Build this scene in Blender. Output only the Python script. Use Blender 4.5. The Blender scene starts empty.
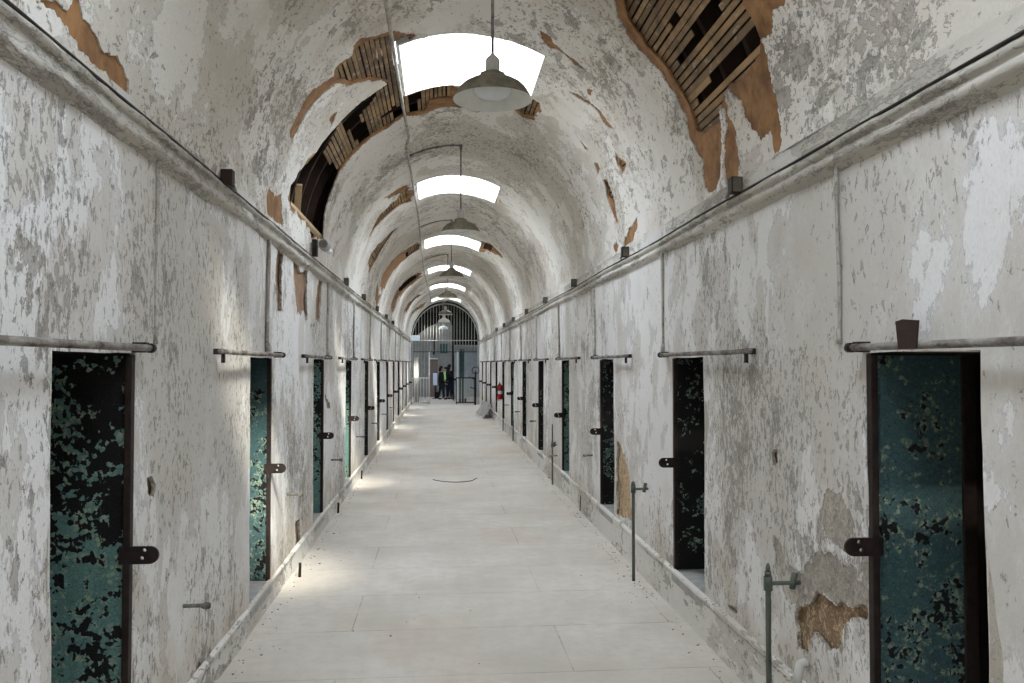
import bpy, bmesh, math, random
import numpy as np
from mathutils import Vector, Matrix, noise
from mathutils.geometry import delaunay_2d_cdt
random.seed(7)
S = bpy.context.scene
COL = S.collection
PI = math.pi

# ------------------------------------------------------------------ camera, world, sun, daylight, exposure
FPX, EYE = 820.0, 1.9
YAW = math.atan(72 / FPX)
PITCH = math.atan(22 / FPX * math.cos(YAW))
cam = bpy.data.cameras.new('camera'); camo = bpy.data.objects.new('camera', cam); COL.objects.link(camo)
cam.sensor_width = 36; cam.lens = FPX / 1024 * 36; cam.clip_start = .05; cam.clip_end = 200
camo.location = (0, 0, EYE); camo.rotation_euler = (PI / 2 + PITCH, 0, -YAW)
S.camera = camo
S.view_settings.view_transform = 'Standard'; S.view_settings.look = 'None'
S.view_settings.gamma = 1; S.view_settings.use_curve_mapping = False
S.view_settings.exposure = 0.12
w = bpy.data.worlds.new('sky'); S.world = w; w.use_nodes = True
w.node_tree.nodes['Background'].inputs[0].default_value = (.82, .9, 1, 1)
w.node_tree.nodes['Background'].inputs[1].default_value = 3.0
S.cycles.max_bounces = 10; S.cycles.diffuse_bounces = 7; S.cycles.sample_clamp_indirect = 6
S.cycles.transparent_max_bounces = 12
sun = bpy.data.lights.new('sun', 'SUN'); sun.energy = 30.0; sun.angle = math.radians(8); sun.color = (1, .92, .80)
suno = bpy.data.objects.new('sun', sun); COL.objects.link(suno)
suno.rotation_euler = Vector((-1.83, 5.15, -4.75)).to_track_quat('-Z', 'Y').to_euler()
SKY_Y = [-9.6, -4.1, 1.45, 7.15, 12.6, 18.55, 24.2, 29.8, 35.6]       # near edge of every rooflight well
SKY_LEN, SKY_X0, SKY_X1, WELL_TOP = 1.32, -.36, .92, 5.55
SKY_POWER = 120
def daylight(x, y, z, sx, sy, p, color=(.775, .87, 1)):
    l = bpy.data.lights.new('overhead_area_light', 'AREA'); l.shape = 'RECTANGLE'; l.size = sx; l.size_y = sy
    l.energy = p; l.color = color
    o = bpy.data.objects.new('overhead_area_light', l); COL.objects.link(o); o.location = (x, y, z)
    return o
for y in SKY_Y:
    daylight((SKY_X0 + SKY_X1) / 2, y + SKY_LEN / 2, WELL_TOP - .06, SKY_X1 - SKY_X0 - .06, SKY_LEN - .06, SKY_POWER)
daylight(-.6, 42.6, 5.0, 3.0, 3.0, 170)  # unseen light added to brighten the far room, no rooflight above it

# ------------------------------------------------------------------ place
AL, AR = -1.338, 1.82                  # side walls
XC, RX, ZS, RZ = (AL + AR) / 2, (AR - AL) / 2, 3.03, 1.77
Y0, Y1 = -10.5, 38.3
LD = [3.76 + 2.965 * k for k in range(12)]      # far jamb of each doorway
RD = [3.38 + 2.95 * k for k in range(12)]
DW = .75
SILL = {-1: .175, 1: .29}
DTOP = 1.945
_F = Vector((math.sin(YAW) * math.cos(PITCH), math.cos(YAW) * math.cos(PITCH), math.sin(PITCH)))
_R = Vector((math.cos(YAW), -math.sin(YAW), 0)); _U = _R.cross(_F)
# surveying: where a line of sight meets the vault / a side wall / the floor (used once to survey real positions)
def sight(px, py): return _F + _R * ((px - 512) / FPX) - _U * ((py - 341.5) / FPX)
ARC = 1.67
def on_vault(px, py):
    d = sight(px, py)
    a = (d.x / RX) ** 2 + (d.z / RZ) ** 2; b = 2 * (-XC * d.x / RX ** 2 + (EYE - ZS) * d.z / RZ ** 2)
    c = (XC / RX) ** 2 + ((EYE - ZS) / RZ) ** 2 - 1
    t = (-b + math.sqrt(max(b * b - 4 * a * c, 0))) / 2 / a
    ang = math.atan2((EYE + t * d.z - ZS) / RZ, (t * d.x - XC) / RX)
    if ang < -PI / 2: ang += 2 * PI
    return (t * d.y, ang * ARC)
def on_wall(px, py, side):
    d = sight(px, py); t = (AL if side < 0 else AR) / d.x
    return (t * d.y, EYE + t * d.z)
def on_floor(px, py, z=0):
    d = sight(px, py); t = (z - EYE) / d.z
    return Vector((t * d.x, t * d.y, z))

# ------------------------------------------------------------------ tags
def tag(o, label=None, cat=None, group=None, kind=None):
    if label: o['label'] = label
    if cat: o['category'] = cat
    if group: o['group'] = group
    if kind: o['kind'] = kind
    return o
def empty(name, loc=(0, 0, 0), rz=0):
    o = bpy.data.objects.new(name, None); COL.objects.link(o); o.location = loc; o.rotation_euler = (0, 0, rz)
    o.empty_display_size = .1
    return o
def link_mesh(name, me, m, parent=None, smooth=False):
    o = bpy.data.objects.new(name, me); COL.objects.link(o)
    if m: me.materials.append(m)
    if parent: o.parent = parent
    if smooth:
        me.polygons.foreach_set('use_smooth', [True] * len(me.polygons))
    return o
def copy_tree(o, parent=None):
    c = o.copy(); COL.objects.link(c); c.parent = parent
    for ch in list(o.children): copy_tree(ch, c)
    return c

class MB:
    def __init__(s): s.v = []; s.f = []
    def add(s, vs, fs):
        n = len(s.v); s.v += [tuple(v) for v in vs]; s.f += [tuple(i + n for i in f) for f in fs]; return s
    def box(s, x0, x1, y0, y1, z0, z1, M=None):
        vs = [Vector((x, y, z)) for x in (x0, x1) for y in (y0, y1) for z in (z0, z1)]
        if M: vs = [M @ v for v in vs]
        return s.add(vs, [(0, 1, 3, 2), (4, 6, 7, 5), (0, 4, 5, 1), (2, 3, 7, 6), (0, 2, 6, 4), (1, 5, 7, 3)])
    def bar(s, a, b, wx, wy, roll=0):
        a = Vector(a); b = Vector(b); q = (b - a).to_track_quat('Z', 'Y').to_matrix().to_4x4()
        M = Matrix.Translation(a) @ q @ Matrix.Rotation(roll, 4, 'Z')
        return s.box(-wx / 2, wx / 2, -wy / 2, wy / 2, 0, (b - a).length, M)
    def tube(s, pts, r, n=10, caps=True):
        pts = [Vector(p) for p in pts]; rs = r if isinstance(r, (list, tuple)) else [r] * len(pts)
        vs = []; fs = []; up = None
        for i, p in enumerate(pts):
            d = (pts[min(i + 1, len(pts) - 1)] - pts[max(i - 1, 0)]).normalized()
            if up is None: up = Vector((0, 0, 1)) if abs(d.z) < .9 else Vector((1, 0, 0))
            a = d.cross(up).normalized(); b = a.cross(d).normalized(); up = b
            for k in range(n):
                t = 2 * PI * k / n; vs.append(p + (a * math.cos(t) + b * math.sin(t)) * rs[i])
        for i in range(len(pts) - 1):
            for k in range(n):
                k2 = (k + 1) % n
                fs.append((i * n + k, i * n + k2, (i + 1) * n + k2, (i + 1) * n + k))
        if caps:
            fs.append(tuple(range(n))[::-1]); fs.append(tuple((len(pts) - 1) * n + k for k in range(n)))
        return s.add(vs, fs)
    def lathe(s, prof, c=(0, 0, 0), n=32, axis='Z', close=False):
        c = Vector(c); vs = []; fs = []
        for (r, z) in prof:
            for k in range(n):
                t = 2 * PI * k / n
                p = Vector((r * math.cos(t), r * math.sin(t), z))
                if axis == 'X': p = Vector((p.z, p.x, p.y))
                if axis == 'Y': p = Vector((p.x, p.z, p.y))
                vs.append(c + p)
        m = len(prof)
        for i in range(m if close else m - 1):
            j = (i + 1) % m
            for k in range(n):
                k2 = (k + 1) % n
                fs.append((i * n + k, i * n + k2, j * n + k2, j * n + k))
        return s.add(vs, fs)
    def build(s, name, m, parent=None, smooth=False, bevel=0, auto=False):
        me = bpy.data.meshes.new(name); me.from_pydata(s.v, [], s.f); me.update()
        bm = bmesh.new(); bm.from_mesh(me); bmesh.ops.recalc_face_normals(bm, faces=bm.faces)
        if bevel: bmesh.ops.bevel(bm, geom=list(bm.edges), offset=bevel, segments=2, affect='EDGES', profile=.6)
        if auto:
            for e in bm.edges:
                if len(e.link_faces) == 2 and e.calc_face_angle(0) > .7: e.smooth = False
            smooth = True
        bm.to_mesh(me); bm.free()
        return link_mesh(name, me, m, parent, smooth)

# ------------------------------------------------------------------ materials
class NT:
    def __init__(s, name):
        s.m = bpy.data.materials.new(name); s.m.use_nodes = True; s.t = s.m.node_tree; s.n = s.t.nodes
        s.b = s.n['Principled BSDF']; s.b.inputs['Roughness'].default_value = .85
        s.b.inputs['Specular IOR Level'].default_value = .25
    def node(s, typ, ins=None, **kw):
        x = s.n.new(typ)
        for k, v in kw.items(): setattr(x, k, v)
        for k, v in (ins or {}).items():
            if isinstance(v, bpy.types.NodeSocket): s.t.links.new(v, x.inputs[k])
            else: x.inputs[k].default_value = v
        return x
    def coords(s, scale=(1, 1, 1), rand=False):
        tc = s.node('ShaderNodeTexCoord').outputs['Object']
        if rand:
            r = s.node('ShaderNodeObjectInfo').outputs['Random']
            mlt = s.node('ShaderNodeMath', {0: r, 1: 37.0}, operation='MULTIPLY').outputs[0]
            tc = s.node('ShaderNodeVectorMath', {0: tc, 1: mlt}, operation='ADD').outputs[0]
        return s.node('ShaderNodeMapping', {'Vector': tc, 'Scale': scale}).outputs[0]
    def noise(s, vec, scale, detail=5, rough=.55, dist=0):
        return s.node('ShaderNodeTexNoise', {'Vector': vec, 'Scale': scale, 'Detail': detail, 'Roughness': rough, 'Distortion': dist}).outputs[0]
    def ramp(s, fac, stops, interp='LINEAR'):
        r = s.node('ShaderNodeValToRGB', {'Fac': fac}); cr = r.color_ramp; cr.interpolation = interp
        while len(cr.elements) > 1: cr.elements.remove(cr.elements[-1])
        for i, (p, c) in enumerate(stops):
            e = cr.elements[0] if i == 0 else cr.elements.new(p)
            e.position = p; e.color = (c, c, c, 1) if isinstance(c, (int, float)) else (*c, 1)
        return r.outputs[0]
    def mix(s, fac, a, b, mode='MIX'):
        x = s.node('ShaderNodeMix', data_type='RGBA', blend_type=mode)
        for k, v in ((0, fac), (6, a), (7, b)):
            if isinstance(v, bpy.types.NodeSocket): s.t.links.new(v, x.inputs[k])
            elif k == 0: x.inputs[0].default_value = v
            else: x.inputs[k].default_value = (*v, 1)
        return x.outputs[2]
    def math(s, op, a, b=0.0, c=None):
        d = {0: a, 1: b}
        if c is not None: d[2] = c
        return s.node('ShaderNodeMath', d, operation=op).outputs[0]
    def out(s, color=None, height=None, strength=.5, dist=.01, rough=None, metal=None):
        if color is not None:
            if isinstance(color, bpy.types.NodeSocket): s.t.links.new(color, s.b.inputs['Base Color'])
            else: s.b.inputs['Base Color'].default_value = (*color, 1)
        if height is not None:
            bp = s.node('ShaderNodeBump', {'Height': height, 'Strength': strength, 'Distance': dist})
            s.t.links.new(bp.outputs[0], s.b.inputs['Normal'])
        if rough is not None: s.b.inputs['Roughness'].default_value = rough
        if metal is not None: s.b.inputs['Metallic'].default_value = metal
        return s.m

def paint_mat(name, stretch, base=(.83, .82, .81), worn=(.62, .585, .53), bare=(.36, .33, .29), dark=(.13, .115, .10), amt=.0, stain=.5, smudge=(.48, .38, .28), ground=0):
    t = NT(name)
    co = t.coords(stretch); raw = t.coords()
    sh = lambda v: t.node('ShaderNodeMapping', {'Vector': raw, 'Location': v}).outputs[0]
    low = t.noise(raw, .42, 2, .5); low2 = t.noise(sh((9.1, 4.3, 2.2)), .8, 3, .6)
    # thin worn coat: big soft-toned shapes with crumbly edges
    n1 = t.math('ADD', t.noise(co, 2.1, 12, .70, .25), t.math('MULTIPLY', t.math('SUBTRACT', low, .5), .8))
    wornm = t.ramp(n1, [(.50 - amt, 0), (.535 - amt, .75), (.60 - amt, 1)])
    edge = t.ramp(n1, [(.497 - amt, 0), (.507 - amt, 1), (.525 - amt, 0)])
    # small curled chips, thick in the worn parts and sparse elsewhere
    ch = t.noise(co, 25, 7, .68, .5)
    dens = t.math('ADD', t.math('MULTIPLY', wornm, .050), t.math('MULTIPLY', t.math('SUBTRACT', low2, .5), .46))
    chv = t.math('ADD', ch, dens)
    chip = t.ramp(chv, [(.618 - amt * .5, 0), (.628 - amt * .5, 1)])
    chipe = t.ramp(chv, [(.610 - amt * .5, 0), (.630 - amt * .5, 1), (.672 - amt * .5, .0)])
    big = t.math('ADD', t.noise(co, 6.5, 9, .66, .3), t.math('MULTIPLY', t.math('SUBTRACT', low2, .5), .55))
    bare_m = t.ramp(big, [(.625 - amt, 0), (.632 - amt, 1)])
    bare_e = t.ramp(big, [(.610 - amt, 0), (.628 - amt, 1), (.645 - amt, 0)])
    fine = t.noise(co, 75, 4, .75)
    c = t.mix(t.ramp(t.noise(raw, 1.2, 5, .6), [(.35, 0), (.7, .45)]), base, tuple(v * k for v, k in zip(base, (.86, .85, .83))))
    wc = t.mix(t.noise(raw, 7, 5, .7), worn, tuple(v * .84 for v in worn))
    c = t.mix(t.math('MULTIPLY', wornm, .8), c, wc)
    c = t.mix(t.ramp(t.noise(sh((3, 8, 5)), .9, 7, .68), [(.54, 0), (.74, stain)]), c, smudge)
    c = t.mix(t.ramp(fine, [(.45, .0), (.75, .30)]), c, (.45, .42, .38))
    if ground:      # splash dirt low on the wall
        z = t.node('ShaderNodeSeparateXYZ', {'Vector': raw}).outputs[2]
        g = t.math('ADD', t.math('MULTIPLY', z, -1.1), t.math('MULTIPLY', t.noise(raw, 2.3, 7, .68), 1.9))
        c = t.mix(t.ramp(g, [(.25, 0), (.85, ground)]), c, (.50, .42, .31))
    c = t.mix(t.math('MULTIPLY', bare_m, .72), c, bare)
    c = t.mix(t.math('MULTIPLY', chip, .75), c, bare)
    c = t.mix(t.math('MULTIPLY', edge, .42), c, dark)
    c = t.mix(t.math('MULTIPLY', bare_e, .62), c, dark)
    c = t.mix(t.math('MULTIPLY', chipe, .65), c, dark)
    h = t.math('SUBTRACT', 2.0, t.math('ADD', t.math('MULTIPLY', wornm, .3), t.math('ADD', bare_m, chip)))
    h = t.math('ADD', h, t.math('MULTIPLY', fine, .5))
    h = t.math('ADD', h, t.math('MULTIPLY', n1, 1.5))
    return t.out(c, h, .5, .010)
M = {}
M['wall_paint'] = paint_mat('flaking_wall_paint', (1.25, 1.25, .72), stain=.35, ground=.6)
M['vault_paint'] = paint_mat('flaking_vault_paint', (1.25, .8, 1.0), base=(.86, .835, .79), worn=(.66, .61, .53), amt=-.008, stain=.6)
def simple(name, col, rough=.85, metal=0, var=.25, scale=12, bump=.2, col2=None, stretch=(1, 1, 1), rand=False):
    t = NT(name); co = t.coords(stretch, rand)
    n = t.noise(co, scale, 6, .65)
    c2 = col2 or tuple(v * (1 - var) for v in col)
    c = t.mix(t.ramp(n, [(.35, 0), (.65, 1)]), col, c2)
    return t.out(c, n, bump, .01, rough, metal)
M['beige'] = paint_mat('beige_plaster', (1.6, 1.6, 1.3), base=(.58, .54, .47), worn=(.45, .41, .34), amt=.03, stain=.6, smudge=(.40, .31, .20))
M['brown_wall'] = simple('brown_scratch_coat', (.37, .24, .155), col2=(.25, .16, .105), scale=8, bump=.6)
M['rubble'] = paint_mat('broken_rubble', (2.2, 2.2, 2.0), base=(.72, .55, .34), worn=(.58, .41, .24), bare=(.28, .18, .11), dark=(.06, .04, .03), amt=.05, stain=.7, smudge=(.66, .55, .38))
M['brown'] = simple('brown_coat', (.40, .215, .095), col2=(.19, .10, .05), scale=7, bump=.5)
t = NT('lath_wood'); co = t.coords((1, .6, 1))
isl = t.node('ShaderNodeNewGeometry').outputs['Random Per Island']
c = t.mix(isl, (.46, .30, .155), (.23, .155, .09))
c = t.mix(t.ramp(t.noise(co, 3.2, 6, .65), [(.42, 0), (.62, .85)]), c, (.10, .075, .055))
c = t.mix(t.ramp(t.noise(co, 14, 4, .7), [(.58, 0), (.66, .6)]), c, (.48, .42, .33))
M['lath'] = t.out(c, t.noise(t.coords((1, .1, 1)), 60, 4, .6), .3, .004)
M['void'] = simple('void_darkness', (.022, .017, .014), col2=(.010, .008, .007), scale=5)  # near-black colour stands for darkness in roof cavity, cell recesses and far room
M['rib'] = simple('dark_rib_timber', (.05, .03, .022), scale=8)
M['newwood'] = simple('pale_timber', (.62, .45, .27), var=.25, scale=4, stretch=(6, .5, 6))
M['curb'] = paint_mat('curb_plaster', (1, .5, 1), base=(.74, .72, .67), worn=(.54, .50, .43), amt=-.005, stain=.55, smudge=(.46, .38, .28))
M['chase'] = paint_mat('painted_chase', (1.4, 1.4, .7), base=(.56, .54, .50), worn=(.42, .39, .34), amt=.06)
M['sill'] = simple('sill_stone', (.46, .45, .43), var=.3, scale=9)
M['ledge'] = simple('curb_lip', (.33, .29, .24), col2=(.14, .11, .09), scale=12, bump=.6)
M['pipe_white'] = simple('painted_pipe', (.60, .58, .54), col2=(.30, .27, .23), scale=9, bump=.6)
M['pipe_grey'] = simple('grimy_pipe', (.34, .325, .29), col2=(.10, .09, .075), scale=11, bump=.5)
M['cornice'] = paint_mat('grimy_cornice', (1, .35, 1.2), base=(.66, .64, .59), worn=(.46, .43, .37), amt=.045, stain=.5, smudge=(.30, .27, .22))
M['iron'] = simple('rusty_iron', (.035, .022, .018), col2=(.015, .011, .010), rough=.6, scale=20)
M['rust'] = simple('rust_plate', (.040, .022, .016), rough=.8, scale=15)
M['steel'] = simple('old_steel', (.16, .145, .12), rough=.6, metal=.4, scale=25)
M['pipe_green'] = simple('green_steel', (.13, .15, .125), rough=.6, metal=.2, scale=20)
M['track'] = simple('track_metal', (.36, .335, .30), col2=(.045, .03, .025), rough=.75, scale=14, stretch=(1, .45, 1), bump=.6)
M['shade_out'] = simple('shade_grime', (.27, .245, .185), col2=(.12, .105, .07), rough=.55, scale=9)
M['shade_in'] = simple('shade_enamel', (.74, .74, .69), col2=(.62, .62, .56), rough=.35, scale=6, bump=.05)
M['lamp_white'] = simple('lamp_enamel', (.9, .9, .89), var=.12, rough=.4, bump=.05)
M['glassbowl'] = simple('milk_glass', (.72, .74, .75), var=.08, rough=.15, bump=0)
M['neck'] = simple('lamp_neck', (.60, .59, .56), var=.2, rough=.5)
M['gate_white'] = simple('gate_white', (.72, .71, .68), var=.15, rough=.6)
M['gate_grey'] = simple('gate_grey', (.50, .50, .47), var=.25, rough=.6)
M['gate_dark'] = simple('gate_dark', (.045, .06, .055), var=.3, rough=.6)
M['teal'] = simple('teal_paint', (.075, .16, .15), var=.4, rough=.6)
M['red'] = simple('red_enamel', (.45, .025, .02), var=.15, rough=.3, bump=0)
M['black'] = simple('black_plastic', (.012, .012, .013), var=.2, rough=.5)
M['grey_wall'] = simple('grey_rendered_wall', (.36, .355, .33), col2=(.25, .245, .225), scale=2.5)
M['blue_wall'] = simple('pale_blue_wall', (.40, .43, .44), var=.2, scale=3)
M['card'] = simple('white_card', (.75, .82, .88), var=.05)
M['blue'] = simple('blue_trim', (.05, .12, .3), var=.1)
M['mauve'] = simple('faded_door', (.27, .20, .17), var=.25)
M['board'] = simple('grey_board', (.38, .36, .33), var=.25, scale=6)
M['well'] = simple('well_plaster', (.80, .79, .76), col2=(.55, .53, .49), scale=6, bump=.4)
M['crumb'] = simple('plaster_crumb', (.36, .29, .22), var=.4)
M['skin'] = simple('skin', (.50, .33, .25), var=.08, bump=0, rough=.6)
M['hair'] = simple('dark_hair', (.012, .009, .008), var=.3, rough=.5)
M['coat'] = simple('dark_coat', (.014, .014, .019), var=.2)
M['jeans'] = simple('dark_jeans', (.025, .03, .05), var=.2)
M['lime'] = simple('lime_top', (.40, .72, .22), var=.1)
M['camera_grey'] = simple('grey_housing', (.42, .42, .41), var=.15, rough=.5)

def door_mat(name, teal, thr, grad=0.0):
    t = NT(name); co = t.coords(rand=True)
    rnd = t.node('ShaderNodeObjectInfo').outputs['Random']
    n = t.noise(co, 3.0, 3, .6)
    n2 = t.noise(co, 13, 3, .55, .4)
    f = t.math('ADD', t.math('MULTIPLY', n, .62), t.math('MULTIPLY', n2, .46))
    v = t.node('ShaderNodeTexVoronoi', {'Vector': co, 'Scale': 52}, feature='DISTANCE_TO_EDGE').outputs['Distance']
    vc = t.node('ShaderNodeTexVoronoi', {'Vector': co, 'Scale': 52}).outputs['Color']
    cell = t.node('ShaderNodeSeparateColor', {'Color': vc}).outputs[0]
    f = t.math('ADD', f, t.math('MULTIPLY', t.math('SUBTRACT', cell, .5), .15))
    f = t.math('SUBTRACT', f, t.math('MULTIPLY', t.math('SUBTRACT', rnd, .35), .03))
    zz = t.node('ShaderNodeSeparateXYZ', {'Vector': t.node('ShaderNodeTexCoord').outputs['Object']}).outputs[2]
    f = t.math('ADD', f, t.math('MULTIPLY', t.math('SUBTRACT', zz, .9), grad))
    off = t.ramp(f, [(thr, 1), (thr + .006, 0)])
    pale = t.ramp(f, [(thr, 0), (thr + .008, 1), (thr + .05, .7), (thr + .09, 0)])
    crack = t.ramp(v, [(.0, 1), (.06, 0)])
    c = t.mix(cell, teal, tuple(x * 1.35 for x in teal))
    c = t.mix(t.math('MULTIPLY', pale, t.ramp(t.noise(co, 30, 2), [(.42, 0), (.58, .8)])), c, (.36, .44, .31))
    c = t.mix(t.math('MULTIPLY', crack, .65), c, (.012, .02, .02))
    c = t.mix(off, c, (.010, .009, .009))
    h = t.math('SUBTRACT', 1.0, t.math('ADD', off, t.math('MULTIPLY', crack, .5)))
    return t.out(c, h, .7, .006, .6)
M['door'] = door_mat('peeling_teal_door', (.050, .10, .105), .437, .045)
M['door_worn'] = door_mat('worn_shaded_teal_door', (.10, .20, .185), .485, -.09)  # extra black towards the top paints in shade; the rest is flaked paint
M['door_bare'] = door_mat('bare_teal_door', (.045, .08, .075), .59)

# floor: large cement slabs
t = NT('cement_floor'); co = t.coords()
br = t.node('ShaderNodeTexBrick', {'Vector': t.node('ShaderNodeMapping', {'Vector': co, 'Location': (.62, .28, 0)}).outputs[0],
     'Color1': (0, 0, 0, 1), 'Color2': (.5, .5, .5, 1), 'Mortar': (1, 1, 1, 1), 'Scale': 1.0, 'Mortar Size': .006, 'Mortar Smooth': .3,
     'Brick Width': 2.3, 'Row Height': .89}, offset=.37)
n1 = t.noise(co, 1.1, 6, .62); n2 = t.noise(co, 9, 6, .7); n3 = t.noise(co, 60, 3, .6)
c = t.mix(t.ramp(n1, [(.35, 0), (.66, 1)]), (.66, .61, .545), (.53, .48, .41))
c = t.mix(t.ramp(n2, [(.42, 0), (.75, .55)]), c, (.46, .41, .35))
c = t.mix(t.ramp(t.noise(t.coords((1, .7, 1)), .45, 4, .6), [(.53, 0), (.68, .6)]), c, (.50, .38, .27))
slab = t.node('ShaderNodeSeparateColor', {'Color': br.outputs['Color']}).outputs[0]
c = t.mix(t.math('MULTIPLY', slab, .22), c, (.42, .41, .39))
jm = t.math('MULTIPLY', br.outputs['Fac'], t.ramp(t.noise(co, 2.2, 4, .6), [(.42, .06), (.62, .48)]))
c = t.mix(jm, c, (.17, .14, .11))
M['floor'] = t.out(c, t.math('SUBTRACT', t.math('MULTIPLY', n2, .3), br.outputs['Fac']), .25, .006, .75)

# rooflight glass: thin pane that lets the daylight through
t = NT('rooflight_glass')
tr = t.node('ShaderNodeBsdfTransparent', {'Color': (.93, .96, .97, 1)}); gl = t.node('ShaderNodeBsdfGlossy', {'Roughness': .08})
mx = t.node('ShaderNodeMixShader', {0: .06, 1: tr.outputs[0], 2: gl.outputs[0]})
t.t.links.new(mx.outputs[0], t.n['Material Output'].inputs[0]); M['glass'] = t.m

# ------------------------------------------------------------------ plaster surfaces with real holes
def rough_loop(pts, amp=.16, minlen=.014, seed=1):
    rng = random.Random(seed)
    out = [Vector(p) for p in pts]
    for it in range(7):
        new = []; am = amp * (1 + .8 * min(it, 3)) if amp > .02 else amp
        for i, p in enumerate(out):
            q = out[(i + 1) % len(out)]; new.append(p); d = q - p; L = d.length
            if L > minlen:
                new.append((p + q) / 2 + Vector((-d.y, d.x)) * rng.uniform(-am, am))
        out = new
    return [(p.x, p.y) for p in out]
def inside(P, poly):
    x = P[:, 0]; y = P[:, 1]; r = np.zeros(len(P), bool); poly = np.array(poly); n = len(poly); j = n - 1
    for i in range(n):
        xi, yi = poly[i]; xj, yj = poly[j]
        if yi != yj:
            r ^= ((yi > y) != (yj > y)) & (x < (xj - xi) * (y - yi) / (yj - yi) + xi)
        j = i
    return r
def wob(a, b, k=1.0):
    return .016 * k * noise.noise(Vector((a * .9, b * .9, k * 3.3))) + .007 * k * noise.noise(Vector((a * 3.1, b * 3.1, 7.7)))
def sheet(name, a0, a1, b0, b1, holes, fn, mat, parent=None, step=.14, thick=.008, far_step=None):
    """surface over (a,b) with hole polygons; fn(a,b,depth) -> Vector; hole rims are turned inward by thick"""
    pts = []; edges = []
    na = max(1, round((a1 - a0) / step)); nb = max(1, round((b1 - b0) / step))
    avals = [a0 + (a1 - a0) * i / na for i in range(na + 1)]; bvals = [b0 + (b1 - b0) * i / nb for i in range(nb + 1)]
    G = np.array([(a, b) for a in avals for b in bvals])
    bad = np.zeros(len(G), bool)
    for hp in holes: bad |= inside(G, hp)
    interior = [tuple(g) for g, k in zip(G, bad) if not k]
    pts = [Vector(p) for p in interior]
    for hp in holes:
        n0 = len(pts); pts += [Vector(p) for p in hp]
        edges += [(n0 + i, n0 + (i + 1) % len(hp)) for i in range(len(hp))]
    r = delaunay_2d_cdt(pts, edges, [], 0, 1e-5)
    vs, fs = r[0], r[2]
    V2 = np.array([(v.x, v.y) for v in vs]); F = np.array([f[:3] for f in fs])
    cen = V2[F].mean(axis=1); kill = np.zeros(len(F), bool)
    for hp in holes: kill |= inside(cen, hp)
    kill |= (cen[:, 0] < a0) | (cen[:, 0] > a1) | (cen[:, 1] < b0) | (cen[:, 1] > b1)
    F = F[~kill]
    used = sorted(set(F.ravel().tolist())); idx = {u: i for i, u in enumerate(used)}
    verts = [fn(V2[u][0], V2[u][1], 0) for u in used]
    faces = [tuple(idx[i] for i in f) for f in F.tolist()]
    cnt = {}
    for f in faces:
        for i in range(3):
            e = (f[i], f[(i + 1) % 3]); k = tuple(sorted(e))
            cnt.setdefault(k, []).append(e)
    new = {}
    n_main = len(faces)
    for k, es in cnt.items():
        if len(es) == 1:
            i, j = es[0]; A = V2[used[i]]; B = V2[used[j]]
            if min(A[0], B[0]) < a0 + 1e-4 or max(A[0], B[0]) > a1 - 1e-4: continue
            if min(A[1], B[1]) < b0 + 1e-4 or max(A[1], B[1]) > b1 - 1e-4: continue
            for q in (i, j):
                if q not in new:
                    new[q] = len(verts); u = used[q]; verts += [fn(V2[u][0], V2[u][1], thick), verts[q].copy()]
            faces.append((new[j] + 1, new[i] + 1, new[i], new[j]))
    me = bpy.data.meshes.new(name); me.from_pydata([tuple(v) for v in verts], [], faces); me.update()
    o = link_mesh(name, me, mat, parent)
    me.polygons.foreach_set('use_smooth', [i < n_main for i in range(len(me.polygons))])
    return o
def vault_pt(y, s, d=0.0, w=True):
    a = s / ARC; q = d - (wob(y, s) if w else 0)
    n = Vector((math.cos(a) / RX, 0, math.sin(a) / RZ)).normalized()
    return Vector((XC + RX * math.cos(a), y, ZS + RZ * math.sin(a))) + n * q
def wall_pt(side):
    x = AL if side < 0 else AR
    return lambda y, z, d: Vector((x + side * (d + .008 + wob(y, z + side * 9)), y, z))

def vp(pts): return [on_vault(*p) for p in pts]
def wp(pts, side): return [on_wall(*p, side) for p in pts]
sky_holes = []
for y in SKY_Y:
    sA = math.acos((SKY_X1 - XC) / RX) * ARC; sB = math.acos((SKY_X0 - XC) / RX) * ARC
    sky_holes.append([(y, sA), (y + SKY_LEN, sA)] + [(y + SKY_LEN, sA + (sB - sA) * i / 8) for i in range(1, 8)] +
                     [(y + SKY_LEN, sB), (y, sB)] + [(y, sB + (sA - sB) * i / 8) for i in range(1, 8)])
HA = [(289, 138), (289, 130), (299, 110), (306, 96), (312, 89), (333, 76), (335, 67), (351, 55), (352, 46), (359, 38), (370, 36), (386, 32),
      (414, 33), (417, 36), (405, 50), (406, 93), (451, 84), (478, 104), (478, 111), (458, 108), (438, 109), (424, 116), (404, 118), (387, 130), (364, 145),
      (340, 172), (328, 202), (324, 216), (323, 245), (313, 238), (293, 216), (288, 200), (291, 187), (317, 153), (347, 116), (374, 93), (387, 84),
      (370, 82), (357, 84), (337, 84), (323, 94), (310, 108), (292, 138)]
HA2 = [(339, 80), (338, 69), (350, 58), (358, 47), (368, 41), (388, 36), (412, 36), (405, 50), (406, 93), (451, 86), (452, 98), (430, 101), (424, 113), (404, 116), (387, 128),
       (364, 143), (341, 170), (329, 202), (325, 216), (324, 242), (314, 238), (295, 214), (290, 200), (292, 188), (318, 154), (348, 117), (375, 94), (390, 82), (372, 80), (357, 82)]
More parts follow.
